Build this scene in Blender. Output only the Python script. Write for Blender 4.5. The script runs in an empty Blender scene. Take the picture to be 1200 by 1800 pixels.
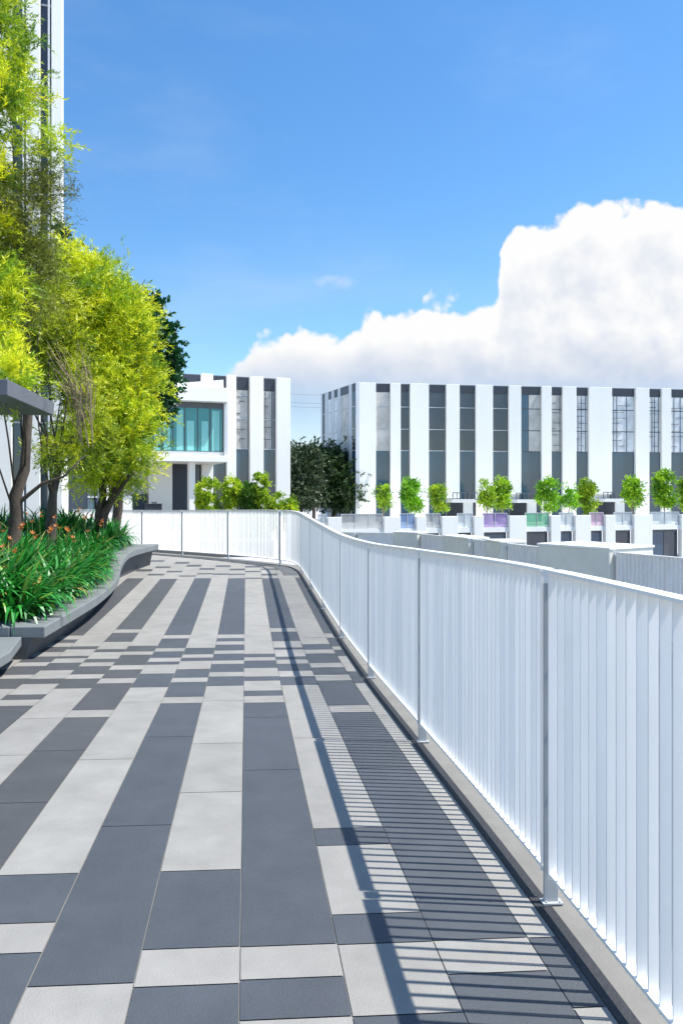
import bpy, math, random
import numpy as np
from mathutils import Vector, Matrix
R = math.radians
sc = bpy.context.scene
col = sc.collection
# ------------------------------------------------------------------ camera
F = 1300.0; CX = 512.0; HY = 876.0; CAMZ = 1.55; TH = R(3.5)
FW = Vector((math.sin(TH), math.cos(TH), 0)); RT = Vector((math.cos(TH), -math.sin(TH), 0)); UP = Vector((0, 0, 1))
CAM = Vector((0, 0, CAMZ))
cd = bpy.data.cameras.new('camera'); cam = bpy.data.objects.new('camera', cd); col.objects.link(cam)
cam.location = CAM; cam.rotation_euler = (R(90), 0, -TH)
cd.sensor_fit = 'VERTICAL'; cd.sensor_height = 36; cd.sensor_width = 24; cd.lens = 36 * F / 1800
cd.shift_x = (600 - CX) / 1800; cd.shift_y = (HY - 900) / 1800
cd.clip_start = .05; cd.clip_end = 6000
sc.camera = cam
sc.view_settings.view_transform = 'Standard'; sc.view_settings.look = 'None'
sc.view_settings.exposure = 0.68; sc.view_settings.gamma = 1; sc.view_settings.use_curve_mapping = False
sc.render.resolution_x = 682; sc.render.resolution_y = 1024
sc.cycles.max_bounces = 8; sc.cycles.transparent_max_bounces = 12

def at(px, py, D):
    return CAM + FW * D + RT * ((px - CX) / F * D) + UP * ((HY - py) / F * D)
def zrel(py, D): return CAMZ + (HY - py) / F * D

# ------------------------------------------------------------------ sun + sky
SUNK = -0.15; EL = R(61.5)
sdir = Vector((1, SUNK, 0)).normalized(); sdir = Vector((sdir.x * math.cos(EL), sdir.y * math.cos(EL), math.sin(EL)))
sl = bpy.data.lights.new('sun', 'SUN'); sl.energy = 4.95; sl.angle = R(.5); sl.color = (1, .965, .9)
sun = bpy.data.objects.new('sun', sl); col.objects.link(sun)
sun.rotation_euler = sdir.to_track_quat('Z', 'Y').to_euler(); sun.location = (20, -3, 40)

w = bpy.data.worlds.new('World'); sc.world = w; w.use_nodes = True
nt = w.node_tree; nt.nodes.clear()
def N(t, **k):
    n = nt.nodes.new(t)
    for a, b in k.items(): setattr(n, a, b)
    return n
def L(a, b): nt.links.new(a, b)
def M(op, a, b=None, c=None, clamp=False):
    n = N('ShaderNodeMath', operation=op, use_clamp=clamp)
    for i, v in enumerate((a, b, c)):
        if v is None: continue
        if isinstance(v, (int, float)): n.inputs[i].default_value = v
        else: L(v, n.inputs[i])
    return n.outputs[0]
def sstep(x, a, b):
    n = N('ShaderNodeMapRange', interpolation_type='SMOOTHSTEP'); L(x, n.inputs[0]); n.inputs[1].default_value = a; n.inputs[2].default_value = b
    return n.outputs[0]
sky = N('ShaderNodeTexSky', sky_type='NISHITA', sun_disc=False)
sky.sun_elevation = EL; sky.sun_rotation = math.atan2(sdir.x, sdir.y)
sky.air_density = 1.15; sky.dust_density = .35; sky.ozone_density = 3.0
hs = N('ShaderNodeHueSaturation'); hs.inputs['Saturation'].default_value = 1.26; hs.inputs['Value'].default_value = 1.0
L(sky.outputs[0], hs.inputs['Color'])
bg1 = N('ShaderNodeBackground'); L(hs.outputs[0], bg1.inputs[0]); bg1.inputs[1].default_value = .132
tc = N('ShaderNodeTexCoord'); sep = N('ShaderNodeSeparateXYZ'); L(tc.outputs['Generated'], sep.inputs[0])
ysafe = M('MAXIMUM', sep.outputs[1], .05)
U = M('DIVIDE', sep.outputs[0], ysafe); V = M('DIVIDE', sep.outputs[2], ysafe)
def uv_of(px, py):
    c = (px - CX) / F; den = math.cos(TH) - c * math.sin(TH)
    return (math.sin(TH) + c * math.cos(TH)) / den, (HY - py) / F / den
outline = [(330, 690), (400, 680), (432, 640), (450, 600), (480, 588), (540, 582), (575, 580), (620, 560), (662, 534), (705, 556), (755, 528), (800, 514), (850, 508), (876, 470), (890, 415), (930, 384), (985, 372), (1040, 356), (1100, 366), (1160, 362), (1220, 385), (1400, 430), (1700, 560)]
U0, U1, V1 = -.2, 1.05, .5
fc = N('ShaderNodeFloatCurve'); mp = fc.mapping; cv = mp.curves[0]
pts = []
for p in outline:
    u, v = uv_of(*p); pts.append(((u - U0) / (U1 - U0), v / V1))
cv.points[0].location = (0, .0); cv.points[1].location = (1, .3)
for p in pts: cv.points.new(*p)
mp.update()
L(M('DIVIDE', M('SUBTRACT', U, U0), U1 - U0), fc.inputs['Value'])
vtop = M('MULTIPLY', fc.outputs[0], V1)
def field(du, dv):
    cb = N('ShaderNodeCombineXYZ'); L(M('ADD', U, du), cb.inputs[0]); L(M('ADD', V, dv), cb.inputs[1]); cb.inputs[2].default_value = .37
    nz = N('ShaderNodeTexNoise'); nz.inputs['Scale'].default_value = 14; nz.inputs['Detail'].default_value = 4; L(cb.outputs[0], nz.inputs['Vector'])
    mx = N('ShaderNodeVectorMath', operation='MULTIPLY_ADD'); L(nz.outputs['Color'], mx.inputs[0]); mx.inputs[1].default_value = (.03, .03, 0); L(cb.outputs[0], mx.inputs[2])
    tot = None
    for s, a in ((6.5, .044), (14, .038), (33, .022), (78, .010)):
        vo = N('ShaderNodeTexVoronoi', feature='SMOOTH_F1', voronoi_dimensions='2D'); vo.inputs['Scale'].default_value = s; vo.inputs['Smoothness'].default_value = .35
        L(mx.outputs[0], vo.inputs['Vector'])
        t = M('MULTIPLY', M('SUBTRACT', .5, vo.outputs['Distance']), a)
        tot = t if tot is None else M('ADD', tot, t)
    nf = N('ShaderNodeTexNoise'); nf.inputs['Scale'].default_value = 60; nf.inputs['Detail'].default_value = 8; nf.inputs['Roughness'].default_value = .62; L(cb.outputs[0], nf.inputs['Vector'])
    return M('ADD', tot, M('MULTIPLY', M('SUBTRACT', nf.outputs[0], .5), .02))
h0 = field(0, 0); h1 = field(.016, .024)
dens = M('ADD', M('SUBTRACT', vtop, V), h0)
alpha = sstep(dens, 0.0, .016)
# left, thinner part of the cloud bank is hazier
lowfade = sstep(V, .08, .19)
alpha = M('MULTIPLY', alpha, M('ADD', .50, M('MULTIPLY', .50, lowfade)))
alpha = M('MULTIPLY', alpha, sstep(sep.outputs[1], .15, .3))
lit = M('ADD', .77, M('MULTIPLY', M('SUBTRACT', h0, h1), 5.5))
lit = M('ADD', lit, M('MULTIPLY', sstep(dens, .10, .0), .30))
lit = M('MULTIPLY', lit, M('ADD', .42, M('MULTIPLY', .70, sstep(V, .12, .24))), clamp=True)
cr = N('ShaderNodeMix', data_type='RGBA'); L(lit, cr.inputs[0]); cr.inputs[6].default_value = (.30, .44, .70, 1); cr.inputs[7].default_value = (1.0, 1.0, 1.0, 1)
bg2 = N('ShaderNodeBackground'); L(cr.outputs[2], bg2.inputs[0]); bg2.inputs[1].default_value = .62
# faint high veil
vn = N('ShaderNodeTexNoise'); vn.inputs['Scale'].default_value = 2.2; vn.inputs['Detail'].default_value = 7; vn.inputs['Roughness'].default_value = .55
vm = N('ShaderNodeMapping'); vm.inputs['Scale'].default_value = (1, 1, 3.2); vm.inputs['Location'].default_value = (.6, 0, .4); L(tc.outputs['Generated'], vm.inputs[0]); L(vm.outputs[0], vn.inputs['Vector'])
veil = M('MULTIPLY', sstep(vn.outputs[0], .46, .85), .28)
wu, wv = uv_of(590, 496)
wd = M('ADD', M('POWER', M('DIVIDE', M('SUBTRACT', U, wu), .036), 2), M('POWER', M('ABSOLUTE', M('DIVIDE', M('SUBTRACT', V, wv), .012)), 2))
wn = N('ShaderNodeTexNoise'); wn.inputs['Scale'].default_value = 45; wn.inputs['Detail'].default_value = 6; L(tc.outputs['Generated'], wn.inputs['Vector'])
veil = M('ADD', veil, M('MULTIPLY', M('MULTIPLY', sstep(wd, 1.0, .0), sstep(wn.outputs[0], .35, .7)), .5))
bg3 = N('ShaderNodeBackground'); bg3.inputs[0].default_value = (.75, .85, 1, 1); bg3.inputs[1].default_value = .6
m0 = N('ShaderNodeMixShader'); L(veil, m0.inputs[0]); L(bg1.outputs[0], m0.inputs[1]); L(bg3.outputs[0], m0.inputs[2])
m1 = N('ShaderNodeMixShader'); L(alpha, m1.inputs[0]); L(m0.outputs[0], m1.inputs[1]); L(bg2.outputs[0], m1.inputs[2])
wo = N('ShaderNodeOutputWorld'); L(m1.outputs[0], wo.inputs[0])

# ------------------------------------------------------------------ materials
def mat(name, c, rough=.6, var=.08, scale=3.0, bump=0.0, bscale=60, metal=0, spec=.5, attr=None, transl=0, streak=False, coat=0):
    m = bpy.data.materials.new(name); m.use_nodes = True; t = m.node_tree; b = t.nodes['Principled BSDF']
    b.inputs['Roughness'].default_value = rough; b.inputs['Metallic'].default_value = metal; b.inputs['Specular IOR Level'].default_value = spec
    tcn = t.nodes.new('ShaderNodeTexCoord'); nz = t.nodes.new('ShaderNodeTexNoise'); nz.inputs['Scale'].default_value = scale; nz.inputs['Detail'].default_value = 6; nz.inputs['Roughness'].default_value = .6
    src = tcn.outputs['Object']
    if streak:
        mpn = t.nodes.new('ShaderNodeMapping'); mpn.inputs['Scale'].default_value = streak; t.links.new(src, mpn.inputs[0]); src = mpn.outputs[0]
    t.links.new(src, nz.inputs['Vector'])
    mr = t.nodes.new('ShaderNodeMapRange'); t.links.new(nz.outputs[0], mr.inputs[0]); mr.inputs[1].default_value = .3; mr.inputs[2].default_value = .7
    mr.inputs[3].default_value = 1 - var; mr.inputs[4].default_value = 1 + var
    mul = t.nodes.new('ShaderNodeMix'); mul.data_type = 'RGBA'; mul.blend_type = 'MULTIPLY'; mul.inputs[0].default_value = 1
    if attr:
        at_ = t.nodes.new('ShaderNodeAttribute'); at_.attribute_name = attr; t.links.new(at_.outputs['Color'], mul.inputs[6])
    else: mul.inputs[6].default_value = (*c, 1)
    t.links.new(mr.outputs[0], mul.inputs[7]); t.links.new(mul.outputs[2], b.inputs['Base Color'])
    if bump:
        n2 = t.nodes.new('ShaderNodeTexNoise'); n2.inputs['Scale'].default_value = bscale; n2.inputs['Detail'].default_value = 4; t.links.new(tcn.outputs['Object'], n2.inputs['Vector'])
        bp = t.nodes.new('ShaderNodeBump'); bp.inputs['Strength'].default_value = bump; bp.inputs['Distance'].default_value = .01; t.links.new(n2.outputs[0], bp.inputs['Height']); t.links.new(bp.outputs[0], b.inputs['Normal'])
    if transl:
        tr = t.nodes.new('ShaderNodeBsdfTranslucent'); t.links.new(mul.outputs[2], tr.inputs[0]); mx = t.nodes.new('ShaderNodeMixShader'); mx.inputs[0].default_value = transl
        t.links.new(b.outputs[0], mx.inputs[1]); t.links.new(tr.outputs[0], mx.inputs[2]); t.links.new(mx.outputs[0], t.nodes['Material Output'].inputs[0])
    return m
def glassmat(name, c, rough=.06, alpha=None, spec=.8):
    m = mat(name, c, rough, .12, .6, spec=spec)
    if alpha is not None:
        t = m.node_tree; tr = t.nodes.new('ShaderNodeBsdfTransparent'); tr.inputs[0].default_value = (*[min(1, x * .35 + .65) for x in c], 1)
        mx = t.nodes.new('ShaderNodeMixShader'); mx.inputs[0].default_value = alpha
        t.links.new(tr.outputs[0], mx.inputs[1]); t.links.new(t.nodes['Principled BSDF'].outputs[0], mx.inputs[2]); t.links.new(mx.outputs[0], t.nodes['Material Output'].inputs[0])
    return m
MT = dict(
    tile=mat('paving_tile', (1, 1, 1), .62, .12, 4, .25, 140, attr='tone'),
    edge=mat('edge_paving', (.18, .172, .152), .7, .12, 6, .2, 90),
    grout=mat('grout', (.42, .41, .39), .85, .15, 14),
    band=mat('border_paving', (.11, .115, .12), .6, .12, 3, .2, 90),
    nearblack=mat('near_black', (.022, .023, .027), .7, .2, 30, .4, 60),
    voidshade=mat('void_shade', (.05, .05, .052), .85, .15, .8),  # shade of the void below the fences, as a dark colour
    white=mat('white_paint', (.84, .83, .81), .38, .04, 2.5),
    fin=mat('fence_white_paint', (.93, .91, .88), .42, .055, 2.0, streak=(1, 9, .6)),
    post=mat('post_grey_paint', (.42, .43, .44), .45, .06, 8),
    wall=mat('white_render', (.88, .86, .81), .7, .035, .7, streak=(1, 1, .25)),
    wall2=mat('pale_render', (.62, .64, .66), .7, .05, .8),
    cream=mat('cream_concrete', (.74, .72, .63), .8, .07, 3, .2, 60),
    frame=mat('window_frame', (.10, .11, .125), .4, .08, 2),
    framel=mat('light_frame', (.5, .52, .54), .4, .05, 2),
    spand=mat('dark_spandrel', (.035, .04, .055), .35, .1, 2),
    glass=glassmat('dark_glass', (.05, .055, .068)),
    glassb=glassmat('blue_glass', (.035, .075, .12)),
    blind=mat('painted_reflection', (.50, .48, .45), .4, .25, 1.2),  # reflections of other buildings painted as beige panes
    blindw=mat('pale_painted_reflection', (.66, .68, .69), .35, .2, 1.5),  # paler version of the painted reflections
    teal=glassmat('teal_glass', (.035, .25, .25), .04),
    curtain=mat('aqua_curtain', (.25, .62, .58), .3, .18, 3, streak=(3, 3, .2)),
    door=mat('charcoal_door', (.030, .038, .058), .45, .1, 3),
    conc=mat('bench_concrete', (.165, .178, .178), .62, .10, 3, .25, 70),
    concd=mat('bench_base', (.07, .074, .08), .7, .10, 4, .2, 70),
    canopy=mat('canopy_metal', (.10, .105, .125), .45, .06, 3),
    bark=mat('bark', (.07, .052, .04), .9, .35, 18, .8, 45, streak=(1, 1, .25)),
    barkl=mat('pale_twig', (.32, .25, .15), .9, .3, 18),
    leafY=mat('feathery_leaf', (1, 1, 1), .5, .12, 9, attr='tone', transl=.30),
    leafG=mat('broad_leaf', (1, 1, 1), .4, .12, 9, attr='tone', transl=.25),
    strap=mat('strap_leaf', (1, 1, 1), .42, .12, 9, attr='tone', transl=.22, spec=.7),
    petal=mat('orange_petal', (.52, .17, .035), .5, .2, 12, transl=.3),
    stem=mat('flower_stem', (.12, .2, .04), .6, .1, 5),
    soil=mat('soil', (.05, .04, .03), .95, .3, 9, .8, 40),
    ground=mat('far_ground', (.46, .46, .47), .9, .1, .02),
    wire=mat('wire', (.1, .1, .11), .6, .05),
    bolt=mat('bolt', (.02, .02, .025), .5, .05),
)
def glcol(n, c): return glassmat('tinted_glass_' + n, c, .08, .55)
GC = [glcol('clear', (.62, .68, .70)), glcol('violet', (.36, .25, .55)), glcol('green', (.12, .50, .30)), glcol('pink', (.62, .42, .55)), glcol('blue', (.20, .34, .58)), glcol('grey', (.45, .47, .48))]

# ------------------------------------------------------------------ helpers
def tag(o, label=None, cat=None, group=None, kind=None):
    if label: o['label'] = label
    if cat: o['category'] = cat
    if group: o['group'] = group
    if kind: o['kind'] = kind
    return o
def empty(name, loc, label, cat, group=None, rz=0):
    o = bpy.data.objects.new(name, None); col.objects.link(o); o.location = loc; o.rotation_euler.z = rz; o.empty_display_size = .2
    bpy.context.view_layer.update()
    return tag(o, label, cat, group)
def wmat(o):
    m = Matrix.LocRotScale(o.location, o.rotation_euler, o.scale)
    return wmat(o.parent) @ m if o.parent else m
class MB:
    def __init__(s): s.v = []; s.f = []; s.m = []; s.mats = []
    def mi(s, m):
        if m not in s.mats: s.mats.append(m)
        return s.mats.index(m)
    def quad(s, pts, m=None):
        n = len(s.v); s.v += [tuple(p) for p in pts]; s.f.append(tuple(range(n, n + len(pts)))); s.m.append(s.mi(m) if m else 0)
    def obox(s, o, ax, ay, az, m=None):     # origin corner + three edge vectors
        o = Vector(o); ax = Vector(ax); ay = Vector(ay); az = Vector(az)
        if ax.cross(ay).dot(az) < 0: ax, ay = ay, ax
        n = len(s.v)
        for k in (0, 1):
            for (i, j) in ((0, 0), (1, 0), (1, 1), (0, 1)): s.v.append(tuple(o + ax * i + ay * j + az * k))
        i0 = s.mi(m) if m else 0
        for q in ((0, 3, 2, 1), (4, 5, 6, 7), (0, 1, 5, 4), (1, 2, 6, 5), (2, 3, 7, 6), (3, 0, 4, 7)):
            s.f.append(tuple(n + a for a in q)); s.m.append(i0)
    def box(s, x0, x1, y0, y1, z0, z1, m=None): s.obox((x0, y0, z0), (x1 - x0, 0, 0), (0, y1 - y0, 0), (0, 0, z1 - z0), m)
    def tube(s, pts, rad, ns=8, m=None, cap=True):
        pts = [Vector(p) for p in pts]; n0 = len(s.v); i0 = s.mi(m) if m else 0
        for i, p in enumerate(pts):
            d = (pts[min(i + 1, len(pts) - 1)] - pts[max(i - 1, 0)]).normalized()
            a = d.cross(Vector((0.13, 1, 0.02))).normalized(); b = d.cross(a)
            for k in range(ns):
                t = 2 * math.pi * k / ns; s.v.append(tuple(p + (a * math.cos(t) + b * math.sin(t)) * rad[i]))
        for i in range(len(pts) - 1):
            for k in range(ns):
                a = n0 + i * ns + k; b = n0 + i * ns + (k + 1) % ns; s.f.append((a, b, b + ns, a + ns)); s.m.append(i0)
        if cap:
            s.f.append(tuple(n0 + k for k in reversed(range(ns)))); s.m.append(i0)
            s.f.append(tuple(n0 + (len(pts) - 1) * ns + k for k in range(ns))); s.m.append(i0)
    def build(s, name, m=None, parent=None, bevel=0, smooth=False):
        me = bpy.data.meshes.new(name)
        vs = s.v
        if parent is not None:
            inv = wmat(parent).inverted(); vs = [tuple(inv @ Vector(v)) for v in s.v]
        me.from_pydata(vs, [], s.f)
        if s.mats and s.mats[0] is not None and not m:
            for q in s.mats: me.materials.append(q)
            me.polygons.foreach_set('material_index', s.m)
        else: me.materials.append(m)
        if smooth: me.polygons.foreach_set('use_smooth', [True] * len(me.polygons))
        me.update()
        o = bpy.data.objects.new(name, me); col.objects.link(o)
        if parent is not None: o.parent = parent
        if bevel:
            b = o.modifiers.new('bevel', 'BEVEL'); b.width = bevel; b.segments = 2; b.limit_method = 'ANGLE'
        return o
def npmesh(name, V_, ncorner, tone, m, parent=None):
    """V_: (faces*ncorner,3) verts; tone (faces,3)"""
    nf = len(V_) // ncorner; me = bpy.data.meshes.new(name)
    if parent is not None:
        inv = np.array(wmat(parent).inverted()); V_ = V_ @ inv[:3, :3].T + inv[:3, 3]
    me.vertices.add(len(V_)); me.vertices.foreach_set('co', V_.astype(np.float32).ravel())
    me.loops.add(len(V_)); me.loops.foreach_set('vertex_index', np.arange(len(V_), dtype=np.int32))
    me.polygons.add(nf); me.polygons.foreach_set('loop_start', np.arange(0, len(V_), ncorner, dtype=np.int32))
    me.update(calc_edges=True); me.validate()
    ca = me.color_attributes.new('tone', 'FLOAT_COLOR', 'POINT')
    c = np.ones((len(V_), 4), np.float32); c[:, :3] = np.repeat(tone, ncorner, axis=0); ca.data.foreach_set('color', c.ravel())
    me.materials.append(m); o = bpy.data.objects.new(name, me); col.objects.link(o)
    if parent is not None: o.parent = parent
    return o
rng = np.random.default_rng(7); random.seed(7)

# ------------------------------------------------------------------ deck profile and fence line
PY = [-3, 0, 2.75, 4.85, 6.9, 9.0, 11.4, 13.5, 15.6, 17.1, 19, 22.4, 30, 80]
PZ = [0, 0, 0, -.07, -.145, -.17, -.135, -.09, -.035, 0, -.02, -.08, -.1, -.1]
from bisect import bisect
def deck(y):
    i = max(1, min(len(PY) - 2, bisect(PY, y) - 1)); i = min(i, len(PY) - 3)
    # catmull-rom
    if y <= PY[1]: return 0.0
    t = (y - PY[i]) / (PY[i + 1] - PY[i]); t = max(0, min(1, t))
    h = PY[i + 1] - PY[i]
    m0_ = (PZ[i + 1] - PZ[i - 1]) / (PY[i + 1] - PY[i - 1]) * h; m1_ = (PZ[i + 2] - PZ[i]) / (PY[i + 2] - PY[i]) * h
    return (2*t**3-3*t**2+1)*PZ[i] + (t**3-2*t**2+t)*m0_ + (-2*t**3+3*t**2)*PZ[i+1] + (t**3-t**2)*m1_
POST = [(1.16, -1.3), (1.16, .72), (1.16, 2.76), (1.165, 4.84), (1.17, 6.9), (1.175, 9.03), (1.18, 11.2), (1.18, 13.38), (1.17, 15.5), (.79, 17.12), (-.45, 19.06), (-1.77, 20.85), (-3.1, 22.45), (-4.5, 24.0), (-5.9, 25.5), (-7.3, 27.0)]
def sub_path(i):
    a, b = POST[i], POST[i + 1]
    if i == 8: return [a, (1.155, 15.9), (1.11, 16.3), (1.03, 16.68), (.92, 16.95), b]
    return [a, b]
FULL = []
for i in range(len(POST) - 1):
    s = sub_path(i); FULL += s if i == 0 else s[1:]
def offset_path(path, d):
    out = []
    for i, p in enumerate(path):
        a = Vector(path[max(i - 1, 0)]); b = Vector(path[min(i + 1, len(path) - 1)]); t = (b - a).normalized(); n = Vector((t.y, -t.x))
        out.append(Vector(p) + n * d)
    return out
def dens_path(path, step):
    out = []
    for a, b in zip(path[:-1], path[1:]):
        a = Vector(a); b = Vector(b); n = max(1, int(round((b - a).length / step)))
        for k in range(n): out.append(a.lerp(b, k / n))
    out.append(Vector(path[-1])); return out
FP = dens_path(FULL, .25)
def fence_y(x):      # Y of the fence for a given X left of the corner
    for a, b in zip(FULL[:-1], FULL[1:]):
        if b[0] <= x <= a[0] and b[1] > 15: return a[1] + (b[1] - a[1]) * (a[0] - x) / max(1e-6, a[0] - b[0])
    return 15.5 if x > .8 else 27

# deck slab (grout level), follows the fence with a 0.3 m margin outside it
mb = MB(); off = offset_path([tuple(p) for p in FP], .30)
for (a, b, A, B) in zip(FP[:-1], FP[1:], off[:-1], off[1:]):
    # edge paving strip under and beyond the fence
    za, zb = deck(a.y) + .001, deck(b.y) + .001
    mb.quad([(a.x, a.y, za), (A.x, A.y, za), (B.x, B.y, zb), (b.x, b.y, zb)])
    mb.quad([(A.x, A.y, za), (A.x, A.y, za - .45), (B.x, B.y, zb - .45), (B.x, B.y, zb)])
    # deck towards the left at the same Y
    lx = -9
    mb.quad([(lx, a.y, za), (a.x, a.y, za), (b.x, b.y, zb), (lx, b.y, zb)])
    mb.quad([(lx, a.y, za - .45), (lx, b.y, zb - .45), (B.x, B.y, zb - .45), (A.x, A.y, za - .45)])
deckob = mb.build('walkway_edge', MT['edge']); tag(deckob, kind='structure')

# paving tiles
CW = .335; X0 = -.02
tabs = {}
def y_from_px(Xc, py):
    if Xc not in tabs:
        ys = np.linspace(.5, 26, 2600); D = Xc * math.sin(TH) + ys * math.cos(TH)
        pyv = HY + F * (CAMZ - np.array([deck(y) for y in ys])) / D; tabs[Xc] = (ys, pyv)
    ys, pyv = tabs[Xc]
    return float(np.interp(-py, -pyv[::1], ys)) if True else 0
DARK = {
 -9: [(1160, 1168), (1190, 1205), (1262, 1300)],
 -8: [(1150, 1160), (1178, 1190), (1228, 1242)],
 -7: [(1017, 1118), (1125, 1131), (1138, 1147), (1155, 1165), (1172, 1187), (1194, 1212), (1255, 1330)],
 -6: [(1137, 1142), (1154, 1158), (1166, 1179), (1194, 1203), (1222, 1231), (1242, 1400)],
 -5: [(1018, 1107), (1113, 1129), (1142, 1147), (1159, 1165), (1172, 1186), (1194, 1211), (1470, 1520)],
 -4: [(1136, 1146), (1152, 1170), (1178, 1193), (1202, 1249), (1262, 1640)],
 -3: [(1017, 1117), (1123, 1140), (1146, 1157), (1164, 1169), (1185, 1209), (1539, 1626), (1680, 2400)],
 -2: [(1139.6, 1151), (1157, 1162.5), (1177, 1192), (1200, 1226), (1237, 1734), (1850, 1990)],
 -1: [(1017, 1116), (1122.5, 1128), (1134, 1144), (1150, 1161.7), (1168, 1182), (1190, 1206.5), (1532, 1669), (1735, 1880)],
 0: [(1016, 1018), (1150, 1156), (1162, 1175), (1190, 1197.5), (1215, 1224), (1236, 1664), (1722, 1793), (1900, 2300)],
 1: [(1017, 1104.6), (1111, 1127.5), (1139, 1142.5), (1155, 1160), (1167.5, 1180), (1190, 1205), (1457, 1487), (1608, 1660), (1786, 1930)],
 2: [(1133, 1142.5), (1149.6, 1166), (1174, 1187), (1197, 1241), (1253, 1653), (1712, 1830)],
 3: [(1016, 1114), (1122, 1137), (1143, 1154), (1181, 1202), (1650, 1773), (1900, 2100)],
}
FARD = {-7: [(985, 988), (1001, 1005)], -6: [(996, 999), (1009, 1012)], -5: [(988, 991.5), (1004, 1006.5)], -4: [(993, 996.5), (1012, 1014)], -3: [(999, 1002), (1008, 1010)], -2: [(994, 997), (1008.5, 1011)],
        -1: [(1000, 1003), (1009, 1011)], 0: [(995, 998), (1004, 1006)], 1: [(1000, 1002), (1009, 1012)], 2: [(1000, 1002)]}
TV = []; TT = []
def tile(x0, x1, y0, y1, dark, c, joint=.0028):
    g = .0021; n = max(1, int((y1 - y0) / .5))
    if dark: base = np.array((.056, .0625, .073)) if c >= -3 else np.array((.061, .0635, .067))  # left columns warm grey; reflection's bluish cast put into the other dark tiles
    else: base = np.array((.252, .242, .222))
    base = base * (1 + random.uniform(-.07, .06))
    ys = np.linspace(y0 + joint, y1 - joint, n + 1)
    for a, b in zip(ys[:-1], ys[1:]):
        TV.extend([(x0 + g, a, deck(a) + .005), (x1 - g, a, deck(a) + .005), (x1 - g, b, deck(b) + .005), (x0 + g, b, deck(b) + .005)]); TT.append(base)
for c in range(-24, 4):
    xa = X0 + c * CW; xb = xa + CW; xc = (xa + xb) / 2
    if c == 3: xb = 1.088; xc = 1.05
    yend = min(fence_y(xb) if xb < 1.1 else 15.3, fence_y(xa) if xa < 1.1 else 15.3) - .45
    segs = []
    if c in DARK:
        for a, b in DARK[c] + FARD.get(c, []): segs.append((y_from_px(xc, b) if b < 2390 else -3, y_from_px(xc, a)))
    else:
        y = random.uniform(-1, 1)
        while y < 26:
            l = random.choice((.15, .3, .6, 2.2)); segs.append((y, y + l)); y += l + random.choice((.2, .35, 1.6))
    segs.sort(); y = -3.0
    parts = []
    for a, b in segs:
        a = max(a, y)
        if b <= a + .01: continue
        if a > y + .01: parts.append((y, a, False))
        parts.append((a, b, True)); y = b
    parts.append((y, 40, False))
    for a, b, dk in parts:
        b = min(b, yend)
        if b <= a + .02: continue
        y = a
        while y < b - .02:       # the courses of a long run are laid with joints
            e = min(b, y + random.choice((1.2, .9, 1.5, 1.8)))
            if b - e < .3: e = b
            tile(xa, xb, y, e, dk, c); y = e
pav = npmesh('paving', np.array(TV), 4, np.array(TT), MT['tile']); tag(pav, kind='structure')
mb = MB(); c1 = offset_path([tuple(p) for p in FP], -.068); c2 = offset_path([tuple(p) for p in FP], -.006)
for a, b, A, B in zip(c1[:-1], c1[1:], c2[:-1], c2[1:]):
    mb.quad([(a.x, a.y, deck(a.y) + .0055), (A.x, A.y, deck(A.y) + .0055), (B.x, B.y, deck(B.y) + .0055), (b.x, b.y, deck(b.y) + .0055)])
tag(mb.build('fence_foot_strip', MT['nearblack']), kind='structure')  # near-black strip laid on the paving along the foot of the fence
# dark border course following the curve of the fence
mb = MB(); pth = [p for p in FP if p.y > 15.2]; i1 = offset_path([tuple(p) for p in pth], -.10); i2 = offset_path([tuple(p) for p in pth], -.40)
for a, b, A, B in zip(i1[:-1], i1[1:], i2[:-1], i2[1:]):
    mb.quad([(A.x, A.y, deck(A.y) + .009), (a.x, a.y, deck(a.y) + .009), (b.x, b.y, deck(b.y) + .009), (B.x, B.y, deck(B.y) + .009)])
tag(mb.build('paving_border', MT['band']), kind='structure')
# ground far below and towards the horizon
mb = MB(); mb.quad([(-3000, -300, -9), (3000, -300, -9), (3000, 5000, -9), (-3000, 5000, -9)]); tag(mb.build('ground', MT['ground']), kind='structure')

mb = MB(); mb.quad([(.5, -20, -8.96), (60, -20, -8.96), (60, 45, -8.96), (.5, 45, -8.96)]); tag(mb.build('void_shade_sheet', MT['voidshade']), kind='structure')  # added sheet, the void's shade put into its dark colour
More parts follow.
